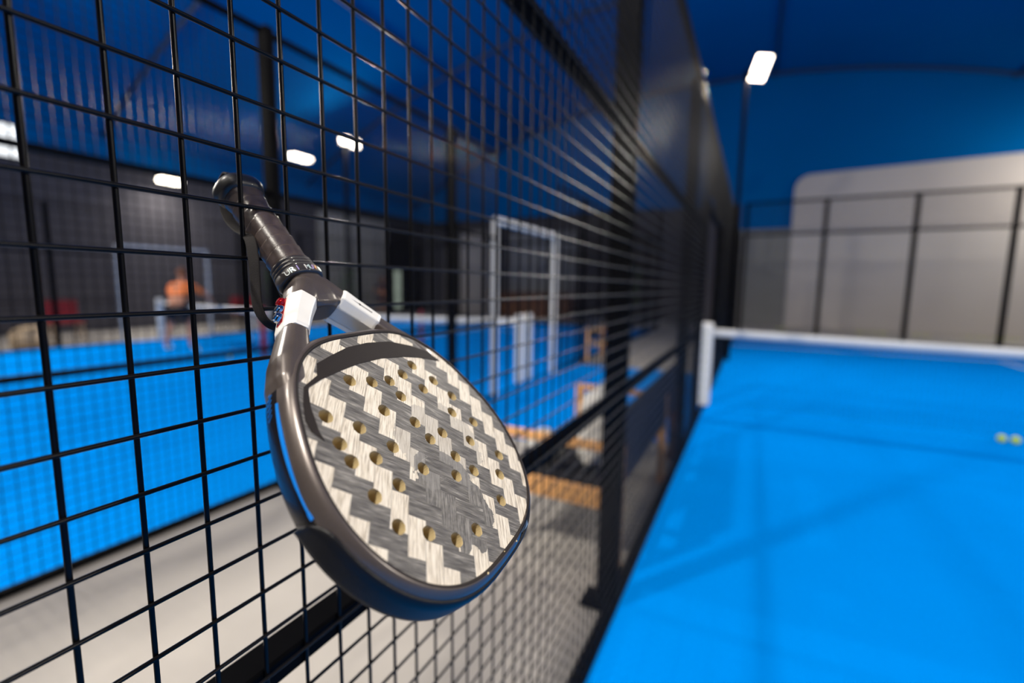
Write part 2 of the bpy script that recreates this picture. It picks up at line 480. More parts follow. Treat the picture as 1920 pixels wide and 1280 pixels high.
# ------------------------------------------------------------------ lamps
LAMPPOW = 272
def area(loc, target, w, h, power, col=(1, .93, .82)):
    l = bpy.data.lights.new('lamp_light', 'AREA'); l.shape = 'RECTANGLE'; l.size = w; l.size_y = h; l.energy = power; l.color = col
    o = bpy.data.objects.new('lamp_light', l); COL.objects.link(o); o.location = loc
    d = V(target)-V(loc); o.rotation_euler = d.to_track_quat('-Z', 'Y').to_euler()
    return o
def mast(x, y, z, target, label, heads=1, arm=(0, 0), power=LAMPPOW, z0=0.0, tk=.05, w=.42, h=.34, spread=.5):
    root = empty('court_floodlight', (x, y, z0), label, 'floodlight', 'floodlights on masts around the courts')
    mb = MB(); mb.box((-tk, -tk, 0), (tk, tk, z-z0)); mb.build('mast', M['steel'], root, bevel=.006)
    if z0 == 0:
        mb = MB(); mb.box((-tk*1.2, -tk*2.2, 0), (tk*1.2, tk*2.2, .012)); mb.build('base_plate', M['steel'], root)
    mb = MB(); mb.tube([(0, 0, z-z0-.12), (arm[0], arm[1], z-z0-.02)], .025, 8)
    if heads > 1: mb.tube([(arm[0], arm[1]-spread, z-z0-.02), (arm[0], arm[1]+spread, z-z0-.02)], .025, 8)
    mb.build('arm', M['steel'], root)
    for k in range(heads):
        off = (k-(heads-1)/2)*spread*1.6 if heads > 1 else 0
        p = V((arm[0], arm[1]+off, z-z0)); wp = V((x, y, z0))+p
        q = (V(target)-wp).to_track_quat('-Z', 'Y').to_matrix().to_4x4()
        T_ = Matrix.Translation(p) @ q
        mb = MB(); mb.box((-w/2-.02, -h/2-.02, .0), (w/2+.02, h/2+.02, .06), T_)
        for i in range(7): mb.box((-w/2+.02+i*(w-.04)/6-.004, -h/2, .06), (-w/2+.02+i*(w-.04)/6+.004, h/2, .10), T_)
        hd = mb.build('lamp_head', M['steel'], root, bevel=.003)
        mb = MB(); mb.box((-w/2, -h/2, -.008), (w/2, h/2, -.0005), T_); mb.build('led_lens', M['lamp'], hd)
        if power:
            a = area(wp+(V(target)-wp).normalized()*.03, target, w, h, power)
    return root
mast(.055, 9.9, 5.42, (4.0, 4.0, 0), 'bright floodlight on a mast rising above the near fence', arm=(.22, 0), w=.28, h=.42, tk=.035)
mast(.13, -2.0, 5.6, (4.0, 2.0, 0), 'floodlight mast at the left front corner of the near court', arm=(.3, 0), power=LAMPPOW*1.15)
mast(9.85, 1.9, 5.6, (1.5, 2.2, 0), 'floodlight mast at the right side of the near court before the net', arm=(-.22, 0), power=LAMPPOW*1.6)
mast(9.85, 9.9, 5.6, (3.5, 5, 0), 'floodlight mast at the right side of the near court past the net', arm=(-.22, 0))
mast(9.7, 17.6, 5.4, (5.5, 20, 1.5), 'added unseen floodlight mast brightening the back wall beyond the near court', arm=(-.2, 0), power=LAMPPOW*.55)  # extra lamp out of view, added to brighten the back wall
mast(-12.75, 12.2, 6.35, (-7, 6, 0), 'twin headed floodlight mast at the far side of the neighbouring court', heads=2, power=LAMPPOW*.5, arm=(.25, 0), w=.3, h=.26, spread=.28)
mast(-12.75, 1.0, 5.9, (-5, 4, 0), 'floodlight mast at the far side of the neighbouring court by its front half', arm=(.25, 0), power=LAMPPOW*2.2)
mast(-2.75, -2.6, 5.9, (-3.1, 1.0, 0), 'floodlight mast standing between the two courts at their front end', arm=(-.25, 0), power=LAMPPOW*1.8)
# hanging linear lamps
def hanging(x, y, z, L, label, ax=(0, 1), top=None):
    root = empty('hanging_lamp', (x, y, z), label, 'lamp', 'long lamps hanging under the tent roof')
    dx, dy = ax
    q = Matrix.Rotation(math.atan2(dy, dx), 4, 'Z')
    mb = MB(); mb.box((-L/2, -.12, 0), (L/2, .12, .06), q); mb.build('housing', M['steel'], root, bevel=.005)
    mb = MB(); mb.box((-L/2+.01, -.15, -.10), (L/2-.01, .15, -.001), q); mb.build('diffuser', M['lamp'], root, bevel=.02)
    mb = MB()
    for u in (-L*.35, L*.35): 
        p = q @ V((u, 0, .06)); mb.tube([p, (p.x, p.y, arch(x+p.x)-z-.001)], .006, 5)
    mb.build('suspension_wires', M['steel'], root)
    area((x, y, z-.15), (x, y, 0), .4, .4, 45)
hanging(-15.2, 7.72, 4.43, .62, 'hanging lamp just below the eave of the left wall')
hanging(-12.9, 10.45, 5.50, .72, 'hanging lamp under the tent roof right of the racket handle')

# ------------------------------------------------------------------ far objects
def counter():
    root = empty('bar_counter', (-8.4, 18.7, 0), 'brown wooden bar counter by the back wall', 'counter')
    mb = MB(); mb.box((-1.9, -.25, 0), (1.9, .25, 1.08)); mb.build('front_panel', M['brownwood'], root, bevel=.01)
    mb = MB(); mb.box((-2.0, -.35, 1.081), (2.0, .35, 1.14)); mb.build('countertop', M['brownwood'], root, bevel=.01)
counter()
def plant(x, y, h, label, r0=.35):
    root = empty('potted_plant', (x, y, 0), label, 'plant', 'green potted plants along the hall walls')
    mb = MB(); mb.lathe([(.16, 0), (.22, .45), (.24, .5), (.20, .5), (.19, .46)], 20); mb.build('pot', M['pot'], root, smooth=True)
    mb = MB(); rr = random.Random(int(x*10))
    st = MB(); st.tube([(0, 0, .45), (.02, .02, h*.6)], .02, 6); st.build('stem', M['brownwood'], root)
    for i in range(150):
        a = rr.uniform(0, 2*pi); z = .6+rr.random()*(h-.6); R0 = r0*sin(pi*min(.95, (z-.45)/(h-.3)))*rr.uniform(.3, 1)
        c = V((R0*cos(a), R0*sin(a), z)); d = V((cos(a), sin(a), rr.uniform(-.2, .6))).normalized()*.16; s_ = V((-sin(a), cos(a), 0))*.035
        up = V((0, 0, .012))
        mb.add([c, c+d*.5+s_+up, c+d, c+d*.5-s_+up], [(0, 1, 2, 3)])
    tag(mb.build('foliage', M['green'], root, recalc=False))
plant(-15.1, 14.4, 2.0, 'bushy green potted plant seen just right of the racket throat', .4)
plant(-15.2, 11.0, 2.3, 'green potted plant by the left wall seen through the wrist strap side')
plant(-3.9, 19.0, 2.3, 'slim green potted plant seen right of the thick fence post', .22)

def figure(name, joints, edges, mat, parent, sub=2):
    me = bpy.data.meshes.new(name); keys = list(joints)
    me.from_pydata([joints[k][0] for k in keys], [(keys.index(a), keys.index(b)) for a, b in edges], [])
    o = bpy.data.objects.new(name, me); COL.objects.link(o); o.parent = parent
    me.materials.append(mat)
    sk = o.modifiers.new('skin', 'SKIN'); sk.use_smooth_shade = True
    lay = me.skin_vertices[0] if me.skin_vertices else None
    if lay is None:
        bm = bmesh.new(); bm.from_mesh(me); bm.verts.layers.skin.verify(); bm.to_mesh(me); bm.free(); lay = me.skin_vertices[0]
    for i, k in enumerate(keys):
        r = joints[k][1]; lay.data[i].radius = r if isinstance(r, tuple) else (r, r)
    lay.data[0].use_root = True
    ss = o.modifiers.new('sub', 'SUBSURF'); ss.levels = sub; ss.render_levels = sub
    return o

def person(loc, rz, label, shirt, shorts, lean=0.0, hairmat=None, arms=0.0):
    root = empty('person', loc, label, 'person', rz=rz)
    L = lean
    pel = V((0, 0, .93)); ch = pel+V((0, .30*sin(L), .30*cos(L))); nk = pel+V((0, .52*sin(L), .52*cos(L)))
    hd = nk+V((0, .10*sin(L*.8), .12*cos(L*.5))); tp = hd+V((0, .05*sin(L), .12))
    J = {'pelvis': (pel, (.15, .11)), 'chest': (ch, (.17, .12)), 'neck': (nk, .06), 'head': (hd, (.085, .10)), 'top': (tp, (.075, .085))}
    E = [('pelvis', 'chest'), ('chest', 'neck'), ('neck', 'head'), ('head', 'top')]
    for s, sd in ((-1, 'l'), (1, 'r')):
        sh = nk+V((s*.19, -.02, -.06)); el = sh+V((s*(.10+arms*.1), .10+arms*.15, -.24)); wr = el+V((s*-.02, .20, -.12-.05*arms)); hn = wr+V((-s*.02, .08, -.02))
        J['sh'+sd] = (sh, .062); J['el'+sd] = (el, .042); J['wr'+sd] = (wr, .028); J['ha'+sd] = (hn, (.04, .02))
        E += [('chest', 'sh'+sd), ('sh'+sd, 'el'+sd), ('el'+sd, 'wr'+sd), ('wr'+sd, 'ha'+sd)]
        for f, (dx, dl) in enumerate(((-.03, .05), (-.01, .065), (.012, .06), (.03, .045))):
            k = 'f%d%s' % (f, sd); J[k] = (hn+V((dx, dl, -.02)), .008); E.append(('ha'+sd, k))
        J['t'+sd] = (hn+V((-s*.045, .015, .01)), .009); E.append(('ha'+sd, 't'+sd))
        hp = pel+V((s*.10, 0, -.08)); kn = V((s*(.14+.05*arms), .08, .50)); an = V((s*(.17+.08*arms), -.02, .09)); to = an+V((0, .16, -.055))
        J['hp'+sd] = (hp, .095); J['kn'+sd] = (kn, .058); J['an'+sd] = (an, .04); J['to'+sd] = (to, (.035, .045))
        E += [('pelvis', 'hp'+sd), ('hp'+sd, 'kn'+sd), ('kn'+sd, 'an'+sd), ('an'+sd, 'to'+sd)]
    figure('body', J, E, M['skin'], root)
    # shirt
    S = {'pelvis': (pel+V((0, 0, .06)), (.175, .135)), 'chest': (ch, (.20, .15)), 'up': (nk+V((0, -.01, -.03)), (.10, .09))}
    ES = [('pelvis', 'chest'), ('chest', 'up')]
    for s, sd in ((-1, 'l'), (1, 'r')):
        sh = J['sh'+sd][0]; el = J['el'+sd][0]
        S['s'+sd] = (sh, .085); S['e'+sd] = (sh.lerp(el, .75), .07); ES += [('chest', 's'+sd), ('s'+sd, 'e'+sd)]
    figure('shirt', S, ES, shirt, root)
    H = {'w': (pel+V((0, 0, .0)), (.17, .13))}; EH = []
    for s, sd in ((-1, 'l'), (1, 'r')):
        hp = J['hp'+sd][0]; kn = J['kn'+sd][0]
        H['h'+sd] = (hp, .12); H['k'+sd] = (hp.lerp(kn, .75), .10); EH += [('w', 'h'+sd), ('h'+sd, 'k'+sd)]
    figure('shorts', H, EH, shorts, root)
    hm = MB(); hm.ico(tuple(tp.lerp(hd, .35)+V((0, -.02, .02))), .112, 3, (.9, 1.0, .95)); hm.build('hair', hairmat or M['hair'], root, smooth=True)
    fm = MB(); c = hd+V((0, .088, .03))
    for s in (-1, 1): fm.ico(tuple(c+V((s*.032, .004, .0))), .010, 1)
    fm.build('eyes', M['shorts'], root, smooth=True)
    fm = MB(); fm.ico(tuple(c+V((0, .012, -.03))), .014, 2, (.8, 1.2, 1.3)); fm.build('nose', M['skin'], root, smooth=True)
    for s in (-1, 1):
        fm = MB(); a = J['to'+('l' if s < 0 else 'r')][0]; fm.ico((a.x, a.y-.06, .045), .055, 2, (.85, 2.1, .8))
        fm.build('shoe', M['whitecloth'], root, smooth=True)
    return root
person((-10.1, 5.12, 0), rad(35), 'person in orange shirt and black shorts bending forward on the neighbouring court', M['orange'], M['shorts'], lean=.5, arms=1.0)
person((-14.6, 15.9, 0), rad(200), 'person in dark navy clothes standing by the left wall beside the plant', M['navyshirt'], M['navyshirt'])

def pole(x, y, h, label, r=.055):
    root = empty('padded_pole', (x, y, 0), label, 'pole', 'crimson padded poles on the neighbouring court')
    mb = MB(); mb.lathe([(.14, 0), (.14, .02), (.03, .04)], 20); mb.build('base', M['steel'], root)
    mb = MB(); mb.lathe([(r*.9, .04), (r, .06), (r, h-.03), (r*.7, h)], 16); mb.build('padding', M['crimson'], root, smooth=True)
pole(-7.83, 5.45, .95, 'crimson padded pole left of the racket throat')
pole(-6.53, 8.57, .80, 'thin crimson padded pole right of the racket head', .045)

def red_bench(x, y, w, label):
    root = empty('padded_bench', (x, y, 0), label, 'bench')
    mb = MB(); mb.box((-.2, -w/2, .42), (.2, w/2, .5)); mb.build('seat', M['red'], root, bevel=.02)
    mb = MB(); mb.box((-.24, -w/2, .45), (-.17, w/2, .95)); mb.build('backrest', M['red'], root, bevel=.02)
    for sx in (-.17, .17):
        for sy in (-w/2+.05, w/2-.05):
            mb = MB(); mb.tube([(sx, sy, 0), (sx, sy, .42)], .025, 8); mb.build('leg', M['tan'], root)
red_bench(-13.6, 4.5, .62, 'red padded bench behind the far fence of the neighbouring court')
red_bench(-14.3, 9.3, .8, 'red padded bench by the left wall right of the orange shirted player')
def cart(x, y, label):
    root = empty('ball_cart', (x, y, 0), label, 'cart')
    mb = MB(); 
    for k in range(5): 
        z = .35+k*.08; mb.tube([(-.2, -.2, z), (.2, -.2, z), (.2, .2, z), (-.2, .2, z)], .012, 6, closed=True)
    for a in (-.2, -.1, 0, .1, .2):
        for b in (-.2, .2): mb.tube([(a, b, .35), (a, b, .67)], .01, 5); mb.tube([(b, a, .35), (b, a, .67)], .01, 5)
    mb.box((-.2, -.2, .33), (.2, .2, .35))
    mb.build('basket', M['white'], root)
    for sx in (-.18, .18):
        for sy in (-.18, .18):
            mb = MB(); mb.tube([(sx, sy, .05), (sx, sy, .34)], .018, 6); lg = mb.build('leg', M['white'], root)
            mb = MB(); mb.ico((sx, sy, .045), .045, 2, (.5, 1, 1)); mb.build('wheel', M['rubber'], root, smooth=True)
cart(-9.7, 6.7, 'white wire ball cart on the neighbouring court right of the player')
def kitbag(x, y, label):
    root = empty('sports_bag', (x, y, 0), label, 'bag')
    mb = MB(); rings = []
    for i in range(11):
        u = -.45+.09*i; s = .24*(1-.55*abs(u/.45)**4)
        rings.append([(s*cos(a), u, max(0, .26+s*1.15*sin(a))) for a in [2*pi*k/16 for k in range(16)]])
    mb.loft(rings); mb.build('body', M['dkgreen'], root, smooth=True)
    mb = MB(); mb.tube([(.05, -.2, .5), (.05, -.12, .62), (.05, .12, .62), (.05, .2, .5)], .014, 6); mb.build('handle', M['blackfab'], root)
kitbag(-13.3, 2.75, 'dark green sports bag on the floor at the left edge behind the far fence')
cloth('towel', (-13.1, 3.75, -.012), (.35, .3, .3), M['tan'], 'tan towel heaped on the floor right of the green bag', 5)

# ------------------------------------------------------------------ the padel racket
RR = ((0.08148345, 0.66985899, 0.73800364), (-0.99655573, 0.04331782, 0.07071234), (0.01539859, -0.74122365, 0.67108151))
BUTT = V((-0.0397962, 0.17080094, 1.49746168))
rk = bpy.data.objects.new('padel_racket', None); COL.objects.link(rk)
rk.matrix_world = Matrix.Translation(BUTT) @ Matrix(RR).to_4x4()
tag(rk, 'worn padel racket with grey woven face hanging by its handle through the fence mesh', 'racket')
CB = .325
CF = [0.1229, 0.00337, -0.00172, -0.00183, -0.0039, 0.00084, -0.00122]; SF = [-0.0014, 0.00174, 0.00025, -8e-05, -9e-05]
def rad_at(p): return sum(c*cos(k*p) for k, c in enumerate(CF)) + sum(s*sin((k+1)*p) for k, s in enumerate(SF))
def o2(p): r = rad_at(p); return V((r*sin(p), CB+r*cos(p)))
def onrm(p):
    d = (o2(p+.004)-o2(p-.004)).normalized(); return V((-d.y, d.x)) if V((-d.y, d.x)).dot(o2(p)-V((0, CB))) > 0 else V((d.y, -d.x))
NS = 220
def ringpt(p, off, n):
    c = o2(p)+onrm(p)*off; return (c.x, c.y, n)
# racket materials
t = NT('racket_weave'); o = t.obj(); x, y, z = t.sep(o)
wob = t.noise(o, 45, 3); wob2 = t.m('MULTIPLY', t.m('SUBTRACT', wob, .5), .0016)
u = t.m('ADD', t.m('MULTIPLY', t.m('ADD', x, y), .70711), wob2); v = t.m('ADD', t.m('MULTIPLY', t.m('SUBTRACT', y, x), .70711), wob2)
P_ = .01565
ui = t.m('DIVIDE', t.m('SUBTRACT', u, .2995-P_*40), P_); vi = t.m('DIVIDE', t.m('SUBTRACT', v, .197-P_*40), P_)
i_ = t.m('FLOOR', ui); j_ = t.m('FLOOR', vi); fu = t.m('FRACT', ui); fv = t.m('FRACT', vi)
k_ = t.m('MODULO', t.m('ADD', t.m('SUBTRACT', i_, j_), 400), 4)
light = t.m('LESS_THAN', k_, 1.5)
# grain along the strips
gl = t.noise(t.comb(t.m('MULTIPLY', u, 60), t.m('MULTIPLY', v, 900), t.m('MULTIPLY', j_, 3.7)), 1, 4, .6)
gl2 = t.noise(t.comb(t.m('MULTIPLY', u, 25), t.m('MULTIPLY', v, 260), j_), 1, 2)
gd = t.noise(t.comb(t.m('MULTIPLY', u, 1500), t.m('MULTIPLY', v, 60), i_), 1, 3, .6)
gd2 = t.noise(t.comb(t.m('MULTIPLY', u, 300), t.m('MULTIPLY', v, 40), i_), 1, 2)
lc = t.mix(t.m('MULTIPLY', gl2, .6), t.ramp(gl, [(.36, srgb(120, 104, 86)), (.45, srgb(196, 182, 160)), (.6, srgb(232, 222, 204))]), srgb(226, 215, 196))
dc = t.ramp(t.m('ADD', t.m('MULTIPLY', gd, .6), t.m('MULTIPLY', gd2, .4)), [(.38, srgb(52, 49, 47)), (.48, srgb(92, 88, 84)), (.56, srgb(112, 108, 102)), (.66, srgb(166, 160, 150))])
# paint missing on the light strips in the worn middle
dx = t.m('DIVIDE', t.m('SUBTRACT', x, .020), .042); dy = t.m('DIVIDE', t.m('SUBTRACT', y, .385), .050)
dd = t.m('ADD', t.m('MULTIPLY', dx, dx), t.m('MULTIPLY', dy, dy))
wn = t.m('MULTIPLY', t.noise(o, 70, 4), 1.3)
worn = t.m('LESS_THAN', t.m('ADD', dd, t.m('SUBTRACT', wn, .65)), .85)
dx2 = t.m('DIVIDE', t.m('SUBTRACT', x, -.01), .055); dy2 = t.m('DIVIDE', t.m('SUBTRACT', y, .34), .05)
dd2 = t.m('ADD', t.m('MULTIPLY', dx2, dx2), t.m('MULTIPLY', dy2, dy2))
rub = t.m('MULTIPLY', t.m('LESS_THAN', t.m('ADD', dd2, t.m('SUBTRACT', wn, .65)), .9), .45)
cg = t.noise(o, 160, 5, .7)
lc2 = t.mix(worn, lc, t.mix(.35, t.ramp(gl, [(.38, srgb(70, 67, 64)), (.5, srgb(104, 100, 95)), (.64, srgb(150, 145, 136))]), t.ramp(cg, [(.38, srgb(74, 71, 68)), (.6, srgb(136, 131, 124))])))
lc2 = t.mix(rub, lc2, srgb(138, 134, 128))
base = t.mix(light, dc, lc2)
edge = t.m('MAXIMUM', t.m('MULTIPLY', light, t.m('GREATER_THAN', fv, .965)), t.m('MULTIPLY', t.m('SUBTRACT', 1, light), t.m('GREATER_THAN', fu, .975)))
base = t.mix(t.m('MULTIPLY', edge, .55), base, srgb(72, 66, 60))
scr = t.noise(t.comb(t.m('MULTIPLY', x, 30), t.m('MULTIPLY', y, 380), z), 1, 5, .7)
base = t.mix(t.m('MULTIPLY', t.m('GREATER_THAN', scr, .69), .5), base, srgb(190, 184, 174))
t.inp(t.b.inputs['Base Color'], base); t.b.inputs['Roughness'].default_value = .5
t.bump(t.m('ADD', t.m('MULTIPLY', light, .4), t.m('MULTIPLY', gl, .3)), .35, .0006)
M['weave'] = t.mat
M['core'] = plain('foam_core', (196, 176, 132), .7, var=.1, scale=120)
t = NT('racket_frame_paint'); o = t.obj(); nn = t.noise(o, 1500, 2); 
t.inp(t.b.inputs['Base Color'], t.mix(nn, srgb(70, 62, 58), srgb(96, 86, 80))); t.b.inputs['Metallic'].default_value = .35
t.b.inputs['Roughness'].default_value = .34; t.b.inputs['Coat Weight'].default_value = .35; t.b.inputs['Coat Roughness'].default_value = .2
M['rframe'] = t.mat
t = NT('racket_frame_black'); o = t.obj(); nn = t.noise(o, 900, 2)
t.inp(t.b.inputs['Base Color'], t.mix(nn, srgb(14, 13, 15), srgb(24, 22, 24))); t.b.inputs['Roughness'].default_value = .25
t.b.inputs['Coat Weight'].default_value = .15; M['rblack'] = t.mat
t = NT('racket_bead'); o = t.obj(); nn = t.noise(o, 2200, 3)
t.inp(t.b.inputs['Base Color'], t.mix(nn, srgb(20, 16, 15), srgb(42, 34, 31))); t.b.inputs['Specular IOR Level'].default_value = .2; t.b.inputs['Roughness'].default_value = .55
t.bump(nn, .5, .0004); M['rbead'] = t.mat
t = NT('bumper_plastic'); o = t.obj(); vo = t.n('ShaderNodeTexVoronoi'); t.inp(vo.inputs['Vector'], o); vo.inputs['Scale'].default_value = 900
t.b.inputs['Base Color'].default_value = srgb(16, 16, 19); t.b.inputs['Roughness'].default_value = .4; t.b.inputs['Specular IOR Level'].default_value = .25
t.bump(vo.outputs[0], .4, .0004); M['bumper'] = t.mat
t = NT('white_sleeve'); o = t.obj(); nn = t.noise(o, 60, 3)
t.inp(t.b.inputs['Base Color'], t.mix(nn, srgb(222, 218, 210), srgb(236, 233, 226))); t.b.inputs['Roughness'].default_value = .35; t.b.inputs['Coat Weight'].default_value = .3
M['sleeve'] = t.mat
t = NT('grip_wrap'); o = t.obj(); nn = t.noise(o, 120, 4); n3 = t.noise(o, 900, 2)
t.inp(t.b.inputs['Base Color'], t.mix(nn, srgb(40, 33, 30), srgb(80, 66, 60))); t.b.inputs['Specular IOR Level'].default_value = .8; t.inp(t.b.inputs['Roughness'], t.m('ADD', .24, t.m('MULTIPLY', nn, .25)))
t.bump(t.m('ADD', nn, t.m('MULTIPLY', n3, .3)), .3, .0008); M['grip'] = t.mat
t = NT('strap_webbing'); o = t.obj(); wv = t.noise(o, 1400, 2)
t.inp(t.b.inputs['Base Color'], t.mix(wv, srgb(12, 11, 11), srgb(34, 29, 28))); t.b.inputs['Specular IOR Level'].default_value = .2; t.b.inputs['Roughness'].default_value = .8; t.bump(wv, .6, .0006); M['strap'] = t.mat
M['bluepaint'] = plain('blue_paint', (20, 130, 225), .3, 0, .4)
M['bluethin'] = plain('blue_print', (90, 150, 200), .4)
M['holo'] = None
t = NT('iridescent_print'); o = t.obj(); x, y, z = t.sep(o)
cr = t.ramp(t.m('FRACT', t.m('MULTIPLY', x, 60)), [(0, srgb(210, 240, 235)), (.35, srgb(255, 250, 240)), (.6, srgb(255, 180, 80)), (.8, srgb(190, 170, 230)), (1, srgb(235, 235, 240))])
t.inp(t.b.inputs['Base Color'], cr); t.b.inputs['Roughness'].default_value = .25; t.b.inputs['Metallic'].default_value = .4; M['holo'] = t.mat

HW = .0172
# frame profile (offset from the woven face outline, height)
PROF = [(-.001, .0165), (0, .0182), (.0008, .0190), (.0026, .0192), (.0040, .0186), (.0068, .0160), (.0086, .0118), (.0098, .0060), (.0102, .0),
        (.0098, -.0060), (.0086, -.0118), (.0060, -.0165), (.0030, -.0190), (0, -.0188), (-.001, -.0165)]
mb = MB(); rings = []
nP = len(PROF)
vs = []; fs = []; mi = []
for i in range(NS):
    p = 2*pi*i/NS
    tw = max(0, cos(p))**1.5           # towards the tip
    for off, n_ in PROF:
        notch = .0048*math.exp(-((p-2*pi+.40)/.13)**2) if off > .003 and n_ > 0 else 0
        vs.append(ringpt(p, off-notch, n_))
for i in range(NS):
    j = (i+1) % NS
    for k in range(nP-1):
        mb.cur = 2 if k < 3 else (0 if k < 7 else 1)
        mb_f = (i*nP+k, j*nP+k, j*nP+k+1, i*nP+k+1)
        fs.append(mb_f); mi.append(mb.cur)
mb.v = vs; mb.f = fs; mb.m = mi
fr = mb.build('frame', [M['rframe'], M['rblack'], M['rbead']], rk, smooth=True)
mb = MB()
# throat hub and arms are lofted into one mesh and melted together
def sect(c, t2, hw, ht, nn=20, pw=3.0, dn=0.0):
    """rounded-rectangle section at c (a,b), perpendicular to direction t2"""
    t2 = V(t2).normalized(); s_ = V((t2.y, -t2.x)); out = []
    for k in range(nn):
        a = 2*pi*k/nn; ca, sa = cos(a), sin(a)
        ca = math.copysign(abs(ca)**(2/pw), ca); sa = math.copysign(abs(sa)**(2/pw), sa)
        q = V(c)+s_*ca*hw; out.append((q.x, q.y, sa*ht+dn))
    return out
def arm_path(s):
    P = [(.006, .140), (.014, .150), (.024, .160), (.033, .170), (.0425, .181), (.052, .193), (.0618, .2072), (.0738, .2232), (.0865, .240), (.0970, .2585), (.1065, .279)]
    return [V((s*a, b)) for a, b in P]
AW = [.0150, .0142, .0125, .0115, .0108, .0106, .0124, .0140, .0124, .0090, .005]
AT = [.0175, .0175, .0168, .0160, .0157, .0157, .0165, .0180, .0186, .0172, .0120]
mb.cur = 0
for s in (-1, 1):
    P = arm_path(s); rings = []
    for i, c in enumerate(P):
        d = P[min(i+1, len(P)-1)]-P[max(i-1, 0)]; rings.append(sect(c, d, AW[i], AT[i]))
    mb.loft(rings)
rings = []
for b, hw, ht in ((.122, .0165, .0155), (.130, .0180, .0165), (.140, .0205, .0175), (.150, .0235, .0178), (.158, .0245, .0172), (.164, .022, .0155), (.168, .014, .012)):
    rings.append(sect((0, b), (0, 1), hw, ht, 28, 2.6))
mb.loft(rings)
thr = mb.build('throat', M['rframe'], rk, smooth=True)
rm = thr.modifiers.new('melt', 'REMESH'); rm.mode = 'VOXEL'; rm.voxel_size = .0009; rm.use_smooth_shade = True
sm = thr.modifiers.new('smooth', 'SMOOTH'); sm.iterations = 10; sm.factor = .5

# face plates with drilled holes
HOLES = [[43.3, 254.7], [20.9, 261.1], [-0.9, 264.4], [-23.5, 261.4], [-46.1, 254.1], [-61.4, 277.1], [-37.8, 282.3], [-1.6, 282.4], [-73.3, 299.8], [29.1, 290.1], [-55.2, 316.2], [86.9, 279.3], [-77.3, 335.0], [3.6, 310.4], [64.6, 296.7], [-21.2, 330.2], [90.0, 302.9], [-0.6, 330.2], [-51.6, 350.2], [45.4, 321.9], [90.1, 318.9], [68.1, 324.2], [-16.6, 355.3], [30.1, 349.9], [-27.2, 375.6], [-1.1, 370.2], [-79.6, 378.2], [-59.3, 393.5], [89.8, 348.8], [63.6, 350.8], [-35.1, 412.5], [86.9, 375.8], [66.0, 392.8], [45.1, 410.4], [18.3, 415.6]]
HR = .0061
pts = []; edges = []
def loop(ps):
    b = len(pts); pts.extend(ps)
    for i in range(len(ps)): edges.append((b+i, b+(i+1) % len(ps)))
loop([V((ringpt(2*pi*i/NS, .0006, 0)[0], ringpt(2*pi*i/NS, .0006, 0)[1])) for i in range(NS)])
NH = 20
for a, b in HOLES: loop([V((a/1000+HR*cos(2*pi*k/NH), b/1000+HR*sin(2*pi*k/NH))) for k in range(NH)])
vo_, ed_, fa_, *_r = delaunay_2d_cdt(pts, edges, [], 1, 1e-7)
keep = []
for f in fa_:
    c = sum((vo_[i] for i in f), V((0, 0)))/len(f)
    if all((c-V((a/1000, b/1000))).length > HR*.93 for a, b in HOLES): keep.append(f)
mb = MB()
for nn_ in (.0180, -.0180):
    mb.cur = 0; mb.add([(q.x, q.y, nn_) for q in vo_], keep)
mb.cur = 1
for a, b in HOLES:
    vs = []
    for nn_ in (.0180, -.0180):
        for k in range(NH): vs.append((a/1000+HR*cos(2*pi*k/NH), b/1000+HR*sin(2*pi*k/NH), nn_))
    mb.add(vs, [(k, (k+1) % NH, NH+(k+1) % NH, NH+k) for k in range(NH)])
mb.build('face', [M['weave'], M['core']], rk, recalc=False)

# raised dark band on the upper face with two tails
outc = [(.1060, .2880), (.1052, .2780), (.0985, .2650), (.0893, .2516), (.0853, .2497), (.0713, .2440), (.0645, .2333), (.0472, .2284), (.0217, .2222), (-.0050, .2203), (-.0364, .2221), (-.0652, .2314), (-.0834, .2410), (-.0935, .2539)]
inc = [(.1006, .2970), (.1003, .2890), (.0945, .2690), (.0868, .2536), (.0844, .2527), (.0689, .2482), (.0489, .2446), (.0350, .2426), (.0211, .2407), (-.0099, .2398), (-.0417, .2428), (-.0633, .2472), (-.0800, .2520), (-.0945, .2570)]
mb = MB(); n = len(outc)
vs = [(a, b, .0180) for a, b in outc]+[(a, b, .0180) for a, b in inc]+[(a, b, .01845) for a, b in outc]+[(a, b, .01845) for a, b in inc]
fs = [(2*n+i, 2*n+i+1, 3*n+i+1, 3*n+i) for i in range(n-1)]+[(i, i+1, 2*n+i+1, 2*n+i) for i in range(n-1)]+[(n+i, n+i+1, 3*n+i+1, 3*n+i) for i in range(n-1)]
mb.add(vs, fs); mb.build('face_band', M['rbead'], rk)

# bumper around the tip
mb = MB(); rings = []; a0, a1 = rad(-62), rad(84); NB = 90
for i in range(NB+1):
    f = i/NB; p = a0+(a1-a0)*f; e = min(1, min(f, 1-f)/.07); e = sqrt(max(0, 1-(1-e)**2)); e = max(e, .02)
    top_ = -.012+.0245*e; bot = -.0165
    sec = [(.0030, top_-.001), (.0092, top_+.0006), (.0104, top_-.0004)]
    for k in range(1, 7):
        z = top_+(bot-top_)*k/7; sec.append((.0098+.0017*e*sqrt(max(0, 1-(z/.02)**2))+.0004, z))
    sec += [(.0078, bot), (.003, bot+.001)]
    rings.append([ringpt(p, o_, z_) for o_, z_ in sec])
mb.loft(rings); mb.build('bumper', M['bumper'], rk, smooth=True)
